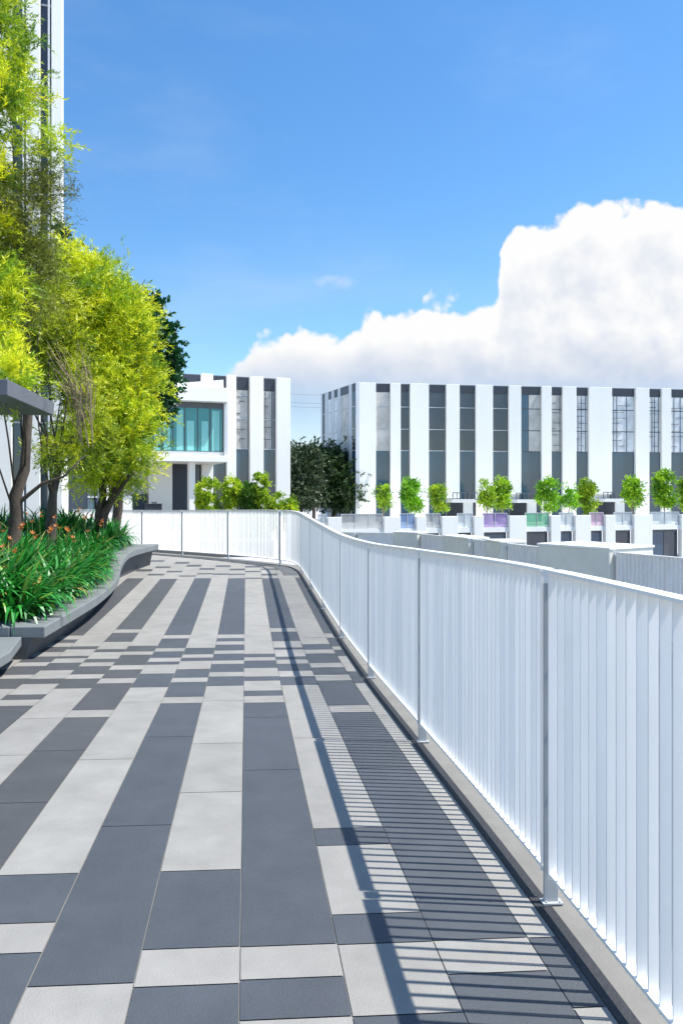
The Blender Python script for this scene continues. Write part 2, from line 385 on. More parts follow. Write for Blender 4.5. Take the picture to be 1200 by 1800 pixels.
# ------------------------------------------------------------------ near fence
FH = 1.28
def make_fence(posts, subp, hfun, name, label, height=FH, finstep=.061, plate=True, post_w=.012, back=0, finw=.0158):
    root = empty(name, (posts[0][0], posts[0][1], hfun(posts[0][1])), label, 'fence')
    for i in range(len(posts) - 1):
        path = [Vector(p) for p in subp(i)]
        L_ = [0]
        for a, b in zip(path[:-1], path[1:]): L_.append(L_[-1] + (b - a).length)
        tot = L_[-1]
        def pt(s):
            for k in range(len(path) - 1):
                if s <= L_[k + 1] or k == len(path) - 2:
                    t = (s - L_[k]) / (L_[k + 1] - L_[k]); d = (path[k + 1] - path[k]).normalized(); return path[k].lerp(path[k + 1], t), d
        g = .038
        n = int(round((tot - 2 * g) / finstep)); fins = MB()
        for k in range(n + 1):
            s = g + (tot - 2 * g) * k / n; p, d = pt(s); nn = Vector((d.y, -d.x)); z = hfun(p.y)
            hw = finw * random.uniform(.95, 1.05) if 0 < k < n else .025; th = .0055 if 0 < k < n else .006
            jit = random.uniform(-.0015, .0015)
            an = random.uniform(-.07, .03) if 0 < k < n else 0
            n3 = (nn * math.cos(an) + d * math.sin(an)); d3 = (d * math.cos(an) - nn * math.sin(an))
            q = p - d3 * th / 2 - n3 * hw + d * jit
            fins.obox((q.x, q.y, z + .112), (d3.x * th, d3.y * th, 0), (n3.x * hw * 2, n3.y * hw * 2, 0), (0, 0, height - .0105 - .112))
            if 0 < k < n:   # folded lip along the outer edge
                q = p + nn * (hw - .003) + d * jit + d * .003
                fins.obox((q.x, q.y, z + .1125), (d.x * .006, d.y * .006, 0), (nn.x * .0025, nn.y * .0025, 0), (0, 0, height - .0155 - .1125))
        if back:
            a_, d_ = pt(g); n_ = Vector((d_.y, -d_.x)); q = a_ + n_ * back; ll_ = tot - 2 * g
            fins.obox((q.x, q.y, hfun(a_.y) + .14), (d_.x * ll_, d_.y * ll_, 0), (n_.x * .003, n_.y * .003, 0), (0, 0, height - .157))
        fo = fins.build('panel', MT['fin'], root)
        for (nm, z0, z1, hw) in (('top_rail', height - .011, height, .029), ('bottom_rail', .122, .134, .0205)):
            r = MB(); ns = max(6, int(tot / .18)); ring = []
            for k in range(ns + 1):
                p, d = pt(g - .006 + (tot - 2 * g + .012) * k / ns); nn = Vector((d.y, -d.x)); z = hfun(p.y)
                ring.append([(p.x - nn.x * hw, p.y - nn.y * hw, z + z0), (p.x + nn.x * hw, p.y + nn.y * hw, z + z0), (p.x + nn.x * hw, p.y + nn.y * hw, z + z1), (p.x - nn.x * hw, p.y - nn.y * hw, z + z1)])
            nb = len(r.v)
            for q in ring: r.v += q
            for k in range(ns):
                for j in range(4):
                    a = nb + k * 4 + j; b = nb + k * 4 + (j + 1) % 4; r.f.append((a, b, b + 4, a + 4)); r.m.append(0)
            r.f.append((nb + 3, nb + 2, nb + 1, nb)); r.f.append(tuple(nb + ns * 4 + j for j in range(4))); r.m += [0, 0]
            r.build(nm, MT['white'], fo)
    for i, p in enumerate(posts):
        a = Vector(posts[max(i - 1, 0)]); b = Vector(posts[min(i + 1, len(posts) - 1)]); d = (b - a).normalized(); nn = Vector((d.y, -d.x)); z = hfun(p[1]); P = Vector(p)
        m = MB(); hw = .027; t = post_w
        q = P - d * t / 2 - nn * hw
        m.obox((q.x, q.y, z), (d.x * t, d.y * t, 0), (nn.x * 2 * hw, nn.y * 2 * hw, 0), (0, 0, height - .055))
        po = m.build('post', MT['post'], root, bevel=.001)
        m = MB(); q = P - d * .026 - nn * .017; m.obox((q.x, q.y, z + height - .0545), (d.x * .052, d.y * .052, 0), (nn.x * .034, nn.y * .034, 0), (0, 0, .052))
        m.build('bracket', MT['white'], po)
        m = MB(); q = P - d * .02 - nn * .036; m.obox((q.x, q.y, z + .0065), (d.x * .04, d.y * .04, 0), (nn.x * .078, nn.y * .078, 0), (0, 0, .006))
        for (a_, b_) in ((-.013, -.022), (.013, -.022), (-.013, .03), (.013, .03)):
            c_ = P + d * a_ + nn * b_; m.tube([(c_.x, c_.y, z + .012), (c_.x, c_.y, z + .018)], [.0035, .0035], 6)
        m.build('base_plate', MT['post'], po)
        if plate and i < 7:
            for hz in (.42, .66, .90):
                c_ = P - d * (t / 2 + .0005) - nn * .004; m = MB(); m.tube([(c_.x, c_.y, z + hz), (c_.x - d.x * .006, c_.y - d.y * .006, z + hz)], [.0065, .006], 6); m.build('bolt', MT['bolt'], po)
    return root
make_fence(POST, sub_path, deck, 'railing', 'long white railing of upright fins curving along the edge of the paved walkway')

# ------------------------------------------------------------------ second fence with piers beyond the gap
z2 = -.8
def p2(px, py): 
    D = -z2 * F / (py - HY); v = at(px, py, D); return (v.x, v.y)
W2 = [(560, 934.5), (695, 936.5), (740, 938), (787, 943), (833, 948), (863, 950.5), (893, 955), (951, 961), (1082, 970), (1210, 981), (1330, 993)]
base2 = CAMZ + z2 - 1.28
groups2 = [([0, 1], 'white railing across the gap, its far run level below the striped block'), ([2, 3], 'short white railing between the two farthest cream concrete piers'), ([4, 5], 'narrow white railing between the second and third cream piers'), ([6, 7], 'white railing just left of the large flat-topped cream pier'), ([8, 9, 10], 'white finned railing right of the large flat-topped cream pier')]
for idx, lab in groups2:
    P = [p2(*W2[i]) for i in idx]
    if idx[0] == 0: P = [P[0], tuple(Vector(P[0]).lerp(Vector(P[1]), .5)), P[1]]
    make_fence(P, lambda i, P=P: [P[i], P[i + 1]], lambda y: base2, 'railing', lab, finstep=.075, finw=.0215, back=-.027, plate=False, post_w=.03)
def pier(i, j, lab, extra=0, back=.45, top=.0):
    a = Vector(p2(*W2[i])); b = Vector(p2(*W2[j])); d = (b - a).normalized(); n = Vector((-d.y, d.x))
    if n.y < 0: n = -n
    r = empty('concrete_pier', (a.x, a.y, base2 - .4), lab, 'pier', 'cream concrete piers across the gap')
    m = MB(); q = a + d * .03 - n * .12
    l = (b - a).length - .06
    m.obox((q.x, q.y, base2 - .4), (d.x * l, d.y * l, 0), (n.x * back, n.y * back, 0), (0, 0, 1.28 + .4 + top))
    m.build('shaft', MT['cream'], r, bevel=.012)
    m = MB(); q = q - d * .015 - n * .015; l += .03
    m.obox((q.x, q.y, base2 + 1.28 + top + .001), (d.x * l, d.y * l, 0), (n.x * (back + .03), n.y * (back + .03), 0), (0, 0, .035)); m.build('coping', MT['wall'], r, bevel=.006)
pier(1, 2, 'farthest of the cream concrete piers, at the end of the level railing')
pier(3, 4, 'second farthest cream concrete pier, between two short white railings')
pier(5, 6, 'narrow third cream concrete pier, left of the white railing beside the big pier')
pier(7, 8, 'large flat-topped cream concrete pier, nearest and widest of the row', back=1.1, top=.03)
# walkway slab carrying that fence; coloured dark so the fin gaps look shaded
mb = MB(); pp = [Vector(p2(*q)) for q in W2]
for a, b in zip(pp[:-1], pp[1:]):
    mb.quad([(a.x - .15, a.y - .2, base2 - .01), (b.x - .15, b.y - .2, base2 - .01), (b.x + 2.2, b.y + 2.4, base2 - .01), (a.x + 2.2, a.y + 2.4, base2 - .01)])
    mb.quad([(a.x - .15, a.y - .2, base2 - .5), (b.x - .15, b.y - .2, base2 - .5), (b.x - .15, b.y - .2, base2 - .01), (a.x - .15, a.y - .2, base2 - .01)])
    mb.quad([(a.x - .15, a.y - .2, base2 - .5), (a.x + 2.2, a.y + 2.4, base2 - .5), (b.x + 2.2, b.y + 2.4, base2 - .5), (b.x - .15, b.y - .2, base2 - .5)])
tag(mb.build('lower_walkway', MT['concd']), kind='structure')

# ------------------------------------------------------------------ buildings
def ray_on(px, a, b):
    """point where the view direction of px meets the plan line a-b"""
    c = (px - CX) / F; d = Vector((FW.x + RT.x * c, FW.y + RT.y * c)); e = b - a
    det = d.x * -e.y + e.x * d.y
    t = (a.x * -e.y + e.x * a.y) / det
    return d * t
def xy(v): return Vector((v.x, v.y))
def facade(root, a, b, z0, z1, segs, depth=.6, recess=.22, rows=(), split=None, wallm='wall'):
    """segs: (px0, px1, kind, opts). White wall strips stand proud of recessed glazing."""
    d = (b - a).normalized(); n = Vector((d.y, -d.x))
    if n.dot(-a) < 0: n = -n          # towards the camera
    for s in segs:
        p0 = ray_on(s[0], a, b); p1 = ray_on(s[1], a, b); l = (p1 - p0).length; o = s[3] if len(s) > 3 else {}
        za = o.get('z0', z0); zb = o.get('z1', z1)
        if s[2] == 'wall':
            m = MB(); q = p0 - n * depth; m.obox((q.x, q.y, za), (d.x * l, d.y * l, 0), (n.x * depth, n.y * depth, 0), (0, 0, zb - za)); m.build('wall', MT[o.get('m', wallm)], root, bevel=.02)
        else:
            q = p0 - n * (recess + .08) - d * .02; m = MB(); ll = l + .04
            fr = MB(); fr.obox((q.x, q.y, za), (d.x * ll, d.y * ll, 0), (n.x * .05, n.y * .05, 0), (0, 0, zb - za - .02)); f = fr.build('window', MT['frame'], root)
            qq = q + n * .0525; zs = sorted(set([za + .05, zb - .7] + [r for r in rows if za < r < zb - .8] + o.get('rows', [])))
            for k in range(len(zs) - 1):
                z_a = zs[k] + .04; z_b = zs[k + 1] - .04
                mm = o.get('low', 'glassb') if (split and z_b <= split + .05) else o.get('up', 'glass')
                if o.get('half') and mm != 'glassb':
                    hl = ll * o['half']
                    pm = MB(); s0 = qq + d * .05; pm.obox((s0.x, s0.y, z_a), (d.x * (hl - .05), d.y * (hl - .05), 0), (n.x * .02, n.y * .02, 0), (0, 0, z_b - z_a)); pm.build('pane', MT['glassb'], f)
                    pm = MB(); s0 = qq + d * (hl + .05); pm.obox((s0.x, s0.y, z_a), (d.x * (ll - hl - .1), d.y * (ll - hl - .1), 0), (n.x * .02, n.y * .02, 0), (0, 0, z_b - z_a)); pm.build('pane', MT[mm], f)
                else:
                    pm = MB(); s0 = qq + d * .05; pm.obox((s0.x, s0.y, z_a), (d.x * (ll - .1), d.y * (ll - .1), 0), (n.x * .02, n.y * .02, 0), (0, 0, z_b - z_a)); pm.build('pane', MT[mm], f)
            tm = MB(); s0 = qq + d * .03; tm.obox((s0.x, s0.y, zs[-1] + .02), (d.x * (ll - .06), d.y * (ll - .06), 0), (n.x * .03, n.y * .03, 0), (0, 0, .6)); tm.build('spandrel', MT['spand'], f)
            if o.get('bars'):
                bm_ = MB(); s1 = qq + n * .022
                rr = random.Random(int(s[0]))
                for bb in o['bars']:
                    t0 = s1 + d * (ll * bb); bm_.obox((t0.x, t0.y, split), (d.x * .045, d.y * .045, 0), (n.x * .03, n.y * .03, 0), (0, 0, zb - .75 - split))
                zz = split + .5
                while zz < zb - 1:
                    t0 = s1 + d * (ll * rr.choice((.05, .3, .05))); bm_.obox((t0.x, t0.y, zz), (d.x * ll * rr.uniform(.3, .65), d.y * ll * .4, 0), (n.x * .034, n.y * .034, 0), (0, 0, .035)); zz += rr.uniform(.35, .9)
                bm_.build('reflection_bar', MT['frame'], f)  # irregular dark bars, part of the painted reflections
            if rows and not o.get('nobar'):
                hb = MB(); s1 = qq + n * .022 + d * .03
                for r in rows:
                    if za + .3 < r < zb - .8: hb.obox((s1.x, s1.y, r - .03), (d.x * (ll - .06), d.y * (ll - .06), 0), (n.x * .03, n.y * .03, 0), (0, 0, .06))
                if hb.v: hb.build('transom', MT['framel'], f)

# right-hand striped block
GZ = -.4
A = xy(at(625, HY, 60)); Bp = xy(at(1300, HY, 64.2)); Cc = xy(at(564, HY, 66.8))
TOPZ = CAMZ + 204 / F * 60
rb = empty('striped_building', (A.x, A.y, GZ), 'large white block with dark vertical window strips on the right half', 'building')
rows = [zrel(713.5, 60), zrel(753, 60)]; spl = zrel(791, 60); rows2 = rows + [spl]
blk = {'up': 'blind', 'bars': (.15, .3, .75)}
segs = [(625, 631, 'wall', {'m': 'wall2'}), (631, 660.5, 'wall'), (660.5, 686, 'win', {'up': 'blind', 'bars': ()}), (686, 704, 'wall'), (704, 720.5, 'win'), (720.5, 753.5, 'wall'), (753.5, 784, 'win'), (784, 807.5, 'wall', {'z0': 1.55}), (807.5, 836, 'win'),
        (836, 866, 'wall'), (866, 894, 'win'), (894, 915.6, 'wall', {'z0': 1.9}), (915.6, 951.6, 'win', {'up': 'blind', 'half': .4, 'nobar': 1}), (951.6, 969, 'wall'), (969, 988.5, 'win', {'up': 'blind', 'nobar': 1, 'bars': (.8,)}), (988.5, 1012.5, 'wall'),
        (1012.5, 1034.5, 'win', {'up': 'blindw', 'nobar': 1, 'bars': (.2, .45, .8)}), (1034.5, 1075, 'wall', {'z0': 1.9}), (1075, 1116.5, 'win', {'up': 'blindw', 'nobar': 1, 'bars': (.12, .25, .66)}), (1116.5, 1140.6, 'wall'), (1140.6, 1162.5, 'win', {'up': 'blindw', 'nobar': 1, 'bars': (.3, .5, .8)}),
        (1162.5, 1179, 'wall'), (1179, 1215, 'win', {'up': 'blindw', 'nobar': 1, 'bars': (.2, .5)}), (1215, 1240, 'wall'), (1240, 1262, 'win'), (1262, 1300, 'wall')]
facade(rb, A, Bp, GZ, TOPZ, segs, rows=rows2, split=spl + .01)
# the shaded end face
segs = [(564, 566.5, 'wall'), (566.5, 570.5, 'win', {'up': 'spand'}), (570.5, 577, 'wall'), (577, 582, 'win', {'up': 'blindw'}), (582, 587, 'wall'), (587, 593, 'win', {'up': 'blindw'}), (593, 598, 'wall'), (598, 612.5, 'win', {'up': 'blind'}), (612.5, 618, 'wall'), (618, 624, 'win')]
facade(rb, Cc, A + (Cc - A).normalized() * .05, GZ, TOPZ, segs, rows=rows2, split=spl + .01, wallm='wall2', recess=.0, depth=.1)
m = MB(); dd = (Bp - A).normalized(); nb_ = Vector((-dd.y, dd.x)); nb_ = nb_ if nb_.y > 0 else -nb_
c4 = [A + nb_ * .35 + dd * .35, Bp + nb_ * .35, Bp + nb_ * 16, Cc + dd * 1.2 + nb_ * .3]
m.v = [(p.x, p.y, GZ) for p in c4] + [(p.x, p.y, TOPZ - .25) for p in c4]
m.f = [(0, 3, 2, 1), (4, 5, 6, 7), (0, 1, 5, 4), (1, 2, 6, 5), (2, 3, 7, 6), (3, 0, 4, 7)]; m.m = [0] * 6
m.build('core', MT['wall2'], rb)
dB = (Bp - A).normalized(); nB = Vector((dB.y, -dB.x)); nB = nB if nB.dot(-A) > 0 else -nB
for (x0, x1, yy, lab) in ((783, 836, 879, 'small'), (893, 945, 879.5, 'wide'), (1044, 1098, 878, 'right')):
    p0 = ray_on(x0, A, Bp); p1 = ray_on(x1, A, Bp); l = (p1 - p0).length
    q = p0 + nB * .02; zc = zrel(yy, 60); m = MB(); m.obox((q.x, q.y, zc - .2), (dB.x * l, dB.y * l, 0), (nB.x * 1.6, nB.y * 1.6, 0), (0, 0, .26)); pr = m.build('porch_roof', MT['wall2'], rb, bevel=.02)
    q = p0 + nB * .01 + dB * .1; m = MB(); m.obox((q.x, q.y, GZ), (dB.x * (l - .2), dB.y * (l - .2), 0), (nB.x * .05, nB.y * .05, 0), (0, 0, zc - .21 - GZ)); m.build('entrance_door', MT['door'], rb)
    q = p0 + nB * 1.2 + dB * l * .4; m = MB(); m.obox((q.x, q.y, GZ), (dB.x * .75, dB.y * .75, 0), (nB.x * .2, nB.y * .2, 0), (0, 0, zc - .202 - GZ)); m.build('porch_column', MT['wall2'], rb)
    m = MB()
    for k in range(7):
        q = p0 + nB * .9 + dB * (.25 + k * (l - .5) / 6); m.obox((q.x, q.y, zc + .06), (dB.x * .05, dB.y * .05, 0), (nB.x * .05, nB.y * .05, 0), (0, 0, .5))
    q = p0 + nB * .9 + dB * .25; m.obox((q.x, q.y, zc + .56), (dB.x * (l - .45), dB.y * (l - .45), 0), (nB.x * .05, nB.y * .05, 0), (0, 0, .06)); m.build('porch_railing', MT['frame'], rb)
# podium storey below it
Pa = xy(at(540, HY, 45.6)); Pb = xy(at(1300, HY, 56)); PT = CAMZ - 1.18; dP = (Pb - Pa).normalized(); nP = Vector((dP.y, -dP.x)); nP = nP if nP.dot(-Pa) > 0 else -nP
pod = empty('podium_building', (Pa.x, Pa.y, -9), 'low white columned storey with tinted glass balconies in front of the right-hand striped block', 'building')
cols = [(577, 600.5), (675, 704), (732, 749), (776.6, 805), (833, 850), (895, 925), (968, 985), (1011, 1038), (1064, 1081), (1114, 1146), (1197, 1222), (1262, 1280)]
for (x0, x1) in cols:
    p0 = ray_on(x0, Pa, Pb); p1 = ray_on(x1, Pa, Pb); l = (p1 - p0).length; q = p0 - nP * .35
    m = MB(); m.obox((q.x, q.y, -9), (dP.x * l, dP.y * l, 0), (nP.x * .35, nP.y * .35, 0), (0, 0, PT + 9)); m.build('column', MT['wall'], pod, bevel=.015)
LT = (Pb - Pa).length
def strip(nm, z0, z1, d0, d1, m_):
    m = MB(); q = Pa - nP * d0; m.obox((q.x, q.y, z0), (dP.x * LT, dP.y * LT, 0), (-nP.x * (d1 - d0), -nP.y * (d1 - d0), 0), (0, 0, z1 - z0)); return m.build(nm, MT[m_], pod)
strip('balcony_slab', GZ - .32, GZ, .12, 26, 'wall')
strip('wall', -9, -3.05, .5, 1.0, 'wall2')
strip('balcony_slab', -3.02, -2.8, .12, 3, 'wall')
tints = [0, 5, 4, 5, 0, 1, 2, 0, 3, 0, 0, 5, 0]
edges = [560] + [v for c in cols for v in c] + [1300]
for k in range(0, len(edges) - 1, 2):
    x0, x1 = edges[k], edges[k + 1]; p0 = ray_on(x0, Pa, Pb); p1 = ray_on(x1, Pa, Pb); l = (p1 - p0).length - .06
    if l < .2: continue
    q = p0 + dP * .03 - nP * .25; m = MB(); m.obox((q.x, q.y, GZ + .002), (dP.x * l, dP.y * l, 0), (nP.x * .03, nP.y * .03, 0), (0, 0, .92)); bl = m.build('balustrade', GC[tints[(k // 2) % 13]], pod)
    m = MB(); m.obox((q.x, q.y, GZ + .923), (dP.x * l, dP.y * l, 0), (nP.x * .05, nP.y * .05, 0), (0, 0, .045))
    nn_ = max(2, int(l / .9))
    for j in range(nn_ + 1):
        s = q + dP * (j * (l - .04) / nn_) + nP * .032; m.obox((s.x, s.y, GZ + .003), (dP.x * .04, dP.y * .04, 0), (nP.x * .03, nP.y * .03, 0), (0, 0, .92))
    m.build('handrail', MT['framel'], bl)
    q = p0 + dP * .03 - nP * .42; m = MB(); m.obox((q.x, q.y, -2.79), (dP.x * l, dP.y * l, 0), (nP.x * .05, nP.y * .05, 0), (0, 0, 2.79 + GZ - .34)); wn = m.build('window', MT['frame'], pod)
    nn_ = max(1, int(l / 1.0))
    for j in range(nn_):
        s = q + dP * (.04 + j * (l - .04) / nn_) + nP * .052; m = MB(); m.obox((s.x, s.y, -2.7), (dP.x * ((l - .04) / nn_ - .08), dP.y * ((l - .04) / nn_ - .08), 0), (nP.x * .02, nP.y * .02, 0), (0, 0, 2.7 + GZ - .5)); m.build('pane', MT['glassb'] if (j + k) % 3 else MT['glass'], wn)

# left-middle building with the projecting glazed box
A2 = xy(at(300, HY, 37.9)); B2 = xy(at(510.5, HY, 40)); T2 = CAMZ + 211 / F * 40
lb = empty('striped_building', (A2.x, A2.y, 0), 'white building with projecting teal glazed box beyond the far railing', 'building')
sp2 = zrel(788, 39); rw = [zrel(694, 39), zrel(735, 39)]
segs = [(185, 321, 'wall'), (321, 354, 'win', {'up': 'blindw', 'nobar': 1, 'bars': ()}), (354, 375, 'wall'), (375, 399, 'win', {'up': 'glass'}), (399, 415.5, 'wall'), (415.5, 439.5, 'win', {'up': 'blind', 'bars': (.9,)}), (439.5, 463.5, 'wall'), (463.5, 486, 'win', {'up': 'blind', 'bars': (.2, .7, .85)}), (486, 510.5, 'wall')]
facade(lb, A2, B2, 0, T2, segs, rows=rw + [sp2], split=sp2 + .01)
d2 = (B2 - A2).normalized(); n2 = Vector((d2.y, -d2.x)); n2 = n2 if n2.dot(-A2) > 0 else -n2
m = MB(); q = A2 - n2 * .5 - d2 * 9; l = (B2 - A2).length + 9 - .02; m.obox((q.x, q.y, 0), (d2.x * l, d2.y * l, 0), (-n2.x * 13, -n2.y * 13, 0), (0, 0, T2 - .3)); m.build('core', MT['wall2'], lb)
# box : front plane FD ahead
FD = 2.9; BA = A2 + n2 * FD; 
def onf(px, off): a = A2 + n2 * off; return ray_on(px, a, a + d2)
D3 = 35.4
def boxon(root, nm, px0, px1, z0, z1, off0, off1, m_, bevel=0):
    p0 = onf(px0, off1); p1 = onf(px1, off1); l = (p1 - p0).length; q = p0
    m = MB(); m.obox((q.x, q.y, z0), (d2.x * l, d2.y * l, 0), (-n2.x * (off1 - off0), -n2.y * (off1 - off0), 0), (0, 0, z1 - z0)); return m.build(nm, MT[m_] if isinstance(m_, str) else m_, root, bevel=bevel)
zt = zrel(681, D3); zb_ = zrel(706, D3); zw1 = zrel(712, D3); zw0 = zrel(798, D3); zs0 = zrel(812, D3); zs1 = zrel(801, D3)
boxon(lb, 'box_roof', 180, 401, zb_, zt, .01, FD + .25, 'wall', .02)
boxon(lb, 'box_floor', 180, 401, zs0, zs1, .01, FD + .2, 'wall', .02)
boxon(lb, 'box_wall', 395, 400.5, zs1 + .002, zb_ - .002, .01, FD, 'wall2')
gb = boxon(lb, 'window', 185, 394.6, zs1 + .02, zb_ - .02, FD - .45, FD - .25, 'frame')
px = 186
pan = [(186, 204), (206, 224), (226, 244), (246, 264), (266, 284), (286, 303.5), (305, 324), (326, 346.5), (348.5, 368), (370.5, 391)]
for k, (a, b) in enumerate(pan):
    boxon(gb, 'pane', a, b, zw0 + .15, zw1 - .12, FD - .248, FD - .23, 'teal')
    c1 = a + (b - a) * (.12 if k % 2 else .3); c2 = b - (b - a) * (.25 if k % 2 else .1)
    boxon(gb, 'curtain', c1, c2, zw0 + .17, zw1 - .12 - (.62 if k % 3 else .1), FD - .228, FD - .222, 'curtain')
boxon(gb, 'sill', 185, 394.8, zs1 + .02, zw0 + .12, FD - .24, FD - .1, 'framel')
# roof terrace upstand
m = MB()
p0 = onf(282, FD + .1); p1 = onf(393, FD + .1)
v0 = zt + .001
m.v = [(p0.x, p0.y, v0), (p1.x, p1.y, v0), (p1.x, p1.y, v0 + .42), (p0.x, p0.y, v0 + .05)]; b_ = -n2 * .18
m.v += [(x + b_.x, y + b_.y, z) for x, y, z in m.v]
m.f = [(0, 1, 2, 3), (7, 6, 5, 4), (0, 4, 5, 1), (1, 5, 6, 2), (2, 6, 7, 3), (3, 7, 4, 0)]; m.m = [0] * 6
m.build('parapet', MT['wall'], lb)
boxon(lb, 'glass_parapet', 312, 320, zt + .05, zt + .55, 1.6, 1.64, GC[5])
# ground storey
boxon(lb, 'wall', 262, 303, 0, zs0 - .002, .4, .75, 'wall')
boxon(lb, 'door', 303.2, 331, 0, zs0 - .02, .3, .5, 'door')
boxon(lb, 'column', 333, 343.5, 0, zs0 - .003, FD - .7, FD - .2, 'wall')
boxon(lb, 'column', 217, 233, 0, zrel(872, D3), FD - .9, FD - .2, 'wall')
boxon(lb, 'window', 345, 351, 0, zs0 - .02, .02, .2, 'frame')
boxon(lb, 'door', 232, 258, 0, zrel(868, D3), .2, .6, 'door')
t = empty('equipment_box', tuple(onf(271, FD)) + (0,), 'black equipment box standing beside the white wall left of the dark door', 'box')
pb = boxon(t, 'cabinet', 258, 285, 0, zrel(886, D3), FD - .6, FD, 'spand', .02); boxon(t, 'lid', 257, 286, zrel(886, D3) + .002, zrel(885, D3), FD - .64, FD + .04, 'frame'); boxon(t, 'vent', 268, 276, zrel(885, D3) + .002, zrel(882, D3), FD - .4, FD - .2, 'frame')

# left tower
TA = xy(at(-420, HY, 22)); TB = xy(at(110, HY, 24)); 
tw = empty('tower_block', (TB.x, TB.y, 0), 'tall white tower with narrow dark window strips at the left edge', 'building')
segs = [(-420, -380, 'wall'), (-380, -340, 'win'), (-340, -290, 'wall'), (-290, -250, 'win'), (-250, -200, 'wall'), (-200, -160, 'win'), (-160, -120, 'wall'), (-120, -90, 'win'), (-90, -40, 'wall'), (-40, -15, 'win'), (-15, 21.5, 'wall'), (21.5, 46, 'win', {'low': 'glassb'}), (46, 71, 'wall'), (71, 90.5, 'win', {'low': 'glassb'}), (90.5, 110, 'wall')]
facade(tw, TA, TB, 0, 24, segs, rows=[4, 7.4, 10.8, 14.2, 17.6, 21], split=4.01)
dT = (TB - TA).normalized(); nT = Vector((dT.y, -dT.x)); nT = nT if nT.dot(-TA) > 0 else -nT
m = MB(); e1 = TB - nT * .5 - dT * .35; rr_ = xy(at(104, HY, 1)); e2 = rr_ * 34; c4 = [TA - nT * .5, e1, e2, e2 - dT * 9]
m.v = [(p.x, p.y, 0) for p in c4] + [(p.x, p.y, 23.7) for p in c4]
m.f = [(0, 3, 2, 1), (4, 5, 6, 7), (0, 1, 5, 4), (1, 2, 6, 5), (2, 3, 7, 6), (3, 0, 4, 7)]; m.m = [0] * 6; m.build('core', MT['wall2'], tw)
for pxx in (41, 86):
    p = ray_on(pxx, TA, TB) - nT * .05; m = MB(); m.tube([(p.x, p.y, .2), (p.x, p.y, 23.9)], [.035, .035], 6); m.build('downpipe', MT['white'], tw)
# low wing to its right
wg = empty('entrance_wing', (TB.x, TB.y, 0), 'low white entrance wing with a dark doorway behind the tree trunks', 'building')
TC = xy(at(215, HY, 27)); 
facade(wg, TB + nT * -.4 + dT * .05, TC, 0, 3.4, [(111, 121, 'wall'), (162, 181, 'win'), (181, 196, 'wall')], rows=[1.6], split=3, depth=.4)
a_ = TB + nT * -.4 + dT * .05; dd_ = (TC - a_).normalized(); nn_2 = Vector((dd_.y, -dd_.x)); nn_2 = nn_2 if nn_2.dot(-a_) > 0 else -nn_2
p0 = ray_on(121.2, a_, TC); p1 = ray_on(161.8, a_, TC); q = p0 - nn_2 * .3; m = MB(); m.obox((q.x, q.y, 0), (dd_.x * (p1 - p0).length, dd_.y * (p1 - p0).length, 0), (nn_2.x * .08, nn_2.y * .08, 0), (0, 0, 3.38)); m.build('door', MT['door'], wg)
q = a_ - nn_2 * .42; l = (TC - a_).length - .6; m = MB(); m.obox((q.x, q.y, 0), (dd_.x * l, dd_.y * l, 0), (-nn_2.x * 5, -nn_2.y * 5, 0), (0, 0, 3.3)); m.build('core', MT['wall2'], wg)

# canopy slab
cn = empty('canopy', (-4.2, 9.2, 0), 'flat grey canopy with dark underside between the yellow-green trees', 'canopy')
m = MB(); m.box(-5.6, -2.61, 8.3, 10.26, CAMZ + 1.13, CAMZ + 1.31); m.build('roof_slab', MT['canopy'], cn, bevel=.01)
for (x, y) in ((-3.75, 9.9), (-5.3, 9.9), (-5.3, 8.7)):
    m = MB(); m.box(x - .11, x + .11, y - .11, y + .11, deck(y), CAMZ + 1.128); m.build('post', MT['wall2'], cn)

# ground slab the buildings stand on, left of the gap
mb = MB(); mb.box(-40, 1.0, 27.05, 60, -.6, -.03); mb.box(-40, -9.05, -2, 27.03, -.6, -.03)
tag(mb.build('terrace', MT['edge']), kind='structure')

# ------------------------------------------------------------------ bench
ZB = CAMZ - 1.36
bn = empty('planter_bench', (-2.2, 8, deck(8)), 'long curved grey concrete bench edging the flower planter', 'bench')
st = [(8.0, -2.13, -2.62, ZB), (9.0, -2.09, -2.60, ZB), (10.4, -2.05, -2.60, ZB - .005), (11.6, -2.10, -2.64, ZB - .015), (12.6, -2.18, -2.70, ZB - .03), (13.3, -2.25, -2.78, ZB - .02), (13.8, -2.32, -2.85, ZB + .03), (14.2, -2.36, -2.9, ZB + .12), (14.6, -2.36, -2.95, ZB + .22), (15.0, -2.33, -3.0, ZB + .285), (15.6, -2.26, -3.02, ZB + .30), (16.4, -2.15, -3.0, ZB + .30), (17.3, -2.02, -2.95, ZB + .30)]
def resamp(tab, n):
    a = np.array(tab); t = np.linspace(0, 1, len(a)); T = np.linspace(0, 1, n); 
    out = np.stack([np.interp(T, t, a[:, k]) for k in range(a.shape[1])], 1)
    for _ in range(3): out[1:-1] = (out[:-2] + 2 * out[1:-1] + out[2:]) / 4
    return out
st = [(y, xf, xb + .13, z) for y, xf, xb, z in st]
S = resamp(st, 60)
def loft(rings, closed=True):
    m = MB(); n = len(rings[0])
    for r in rings: m.v += [tuple(p) for p in r]
    for i in range(len(rings) - 1):
        for k in range(n):
            a = i * n + k; b = i * n + (k + 1) % n; m.f.append((a, b, b + n, a + n)); m.m.append(0)
    m.f.append(tuple(reversed(range(n)))); m.f.append(tuple((len(rings) - 1) * n + k for k in range(n))); m.m += [0, 0]
    return m
TK = .125
m = loft([[(xf, y, z - TK), (xf, y, z), (xb, y, z), (xb, y, z - TK)] for y, xf, xb, z in S]); m.build('seat', MT['conc'], bn, bevel=.012)
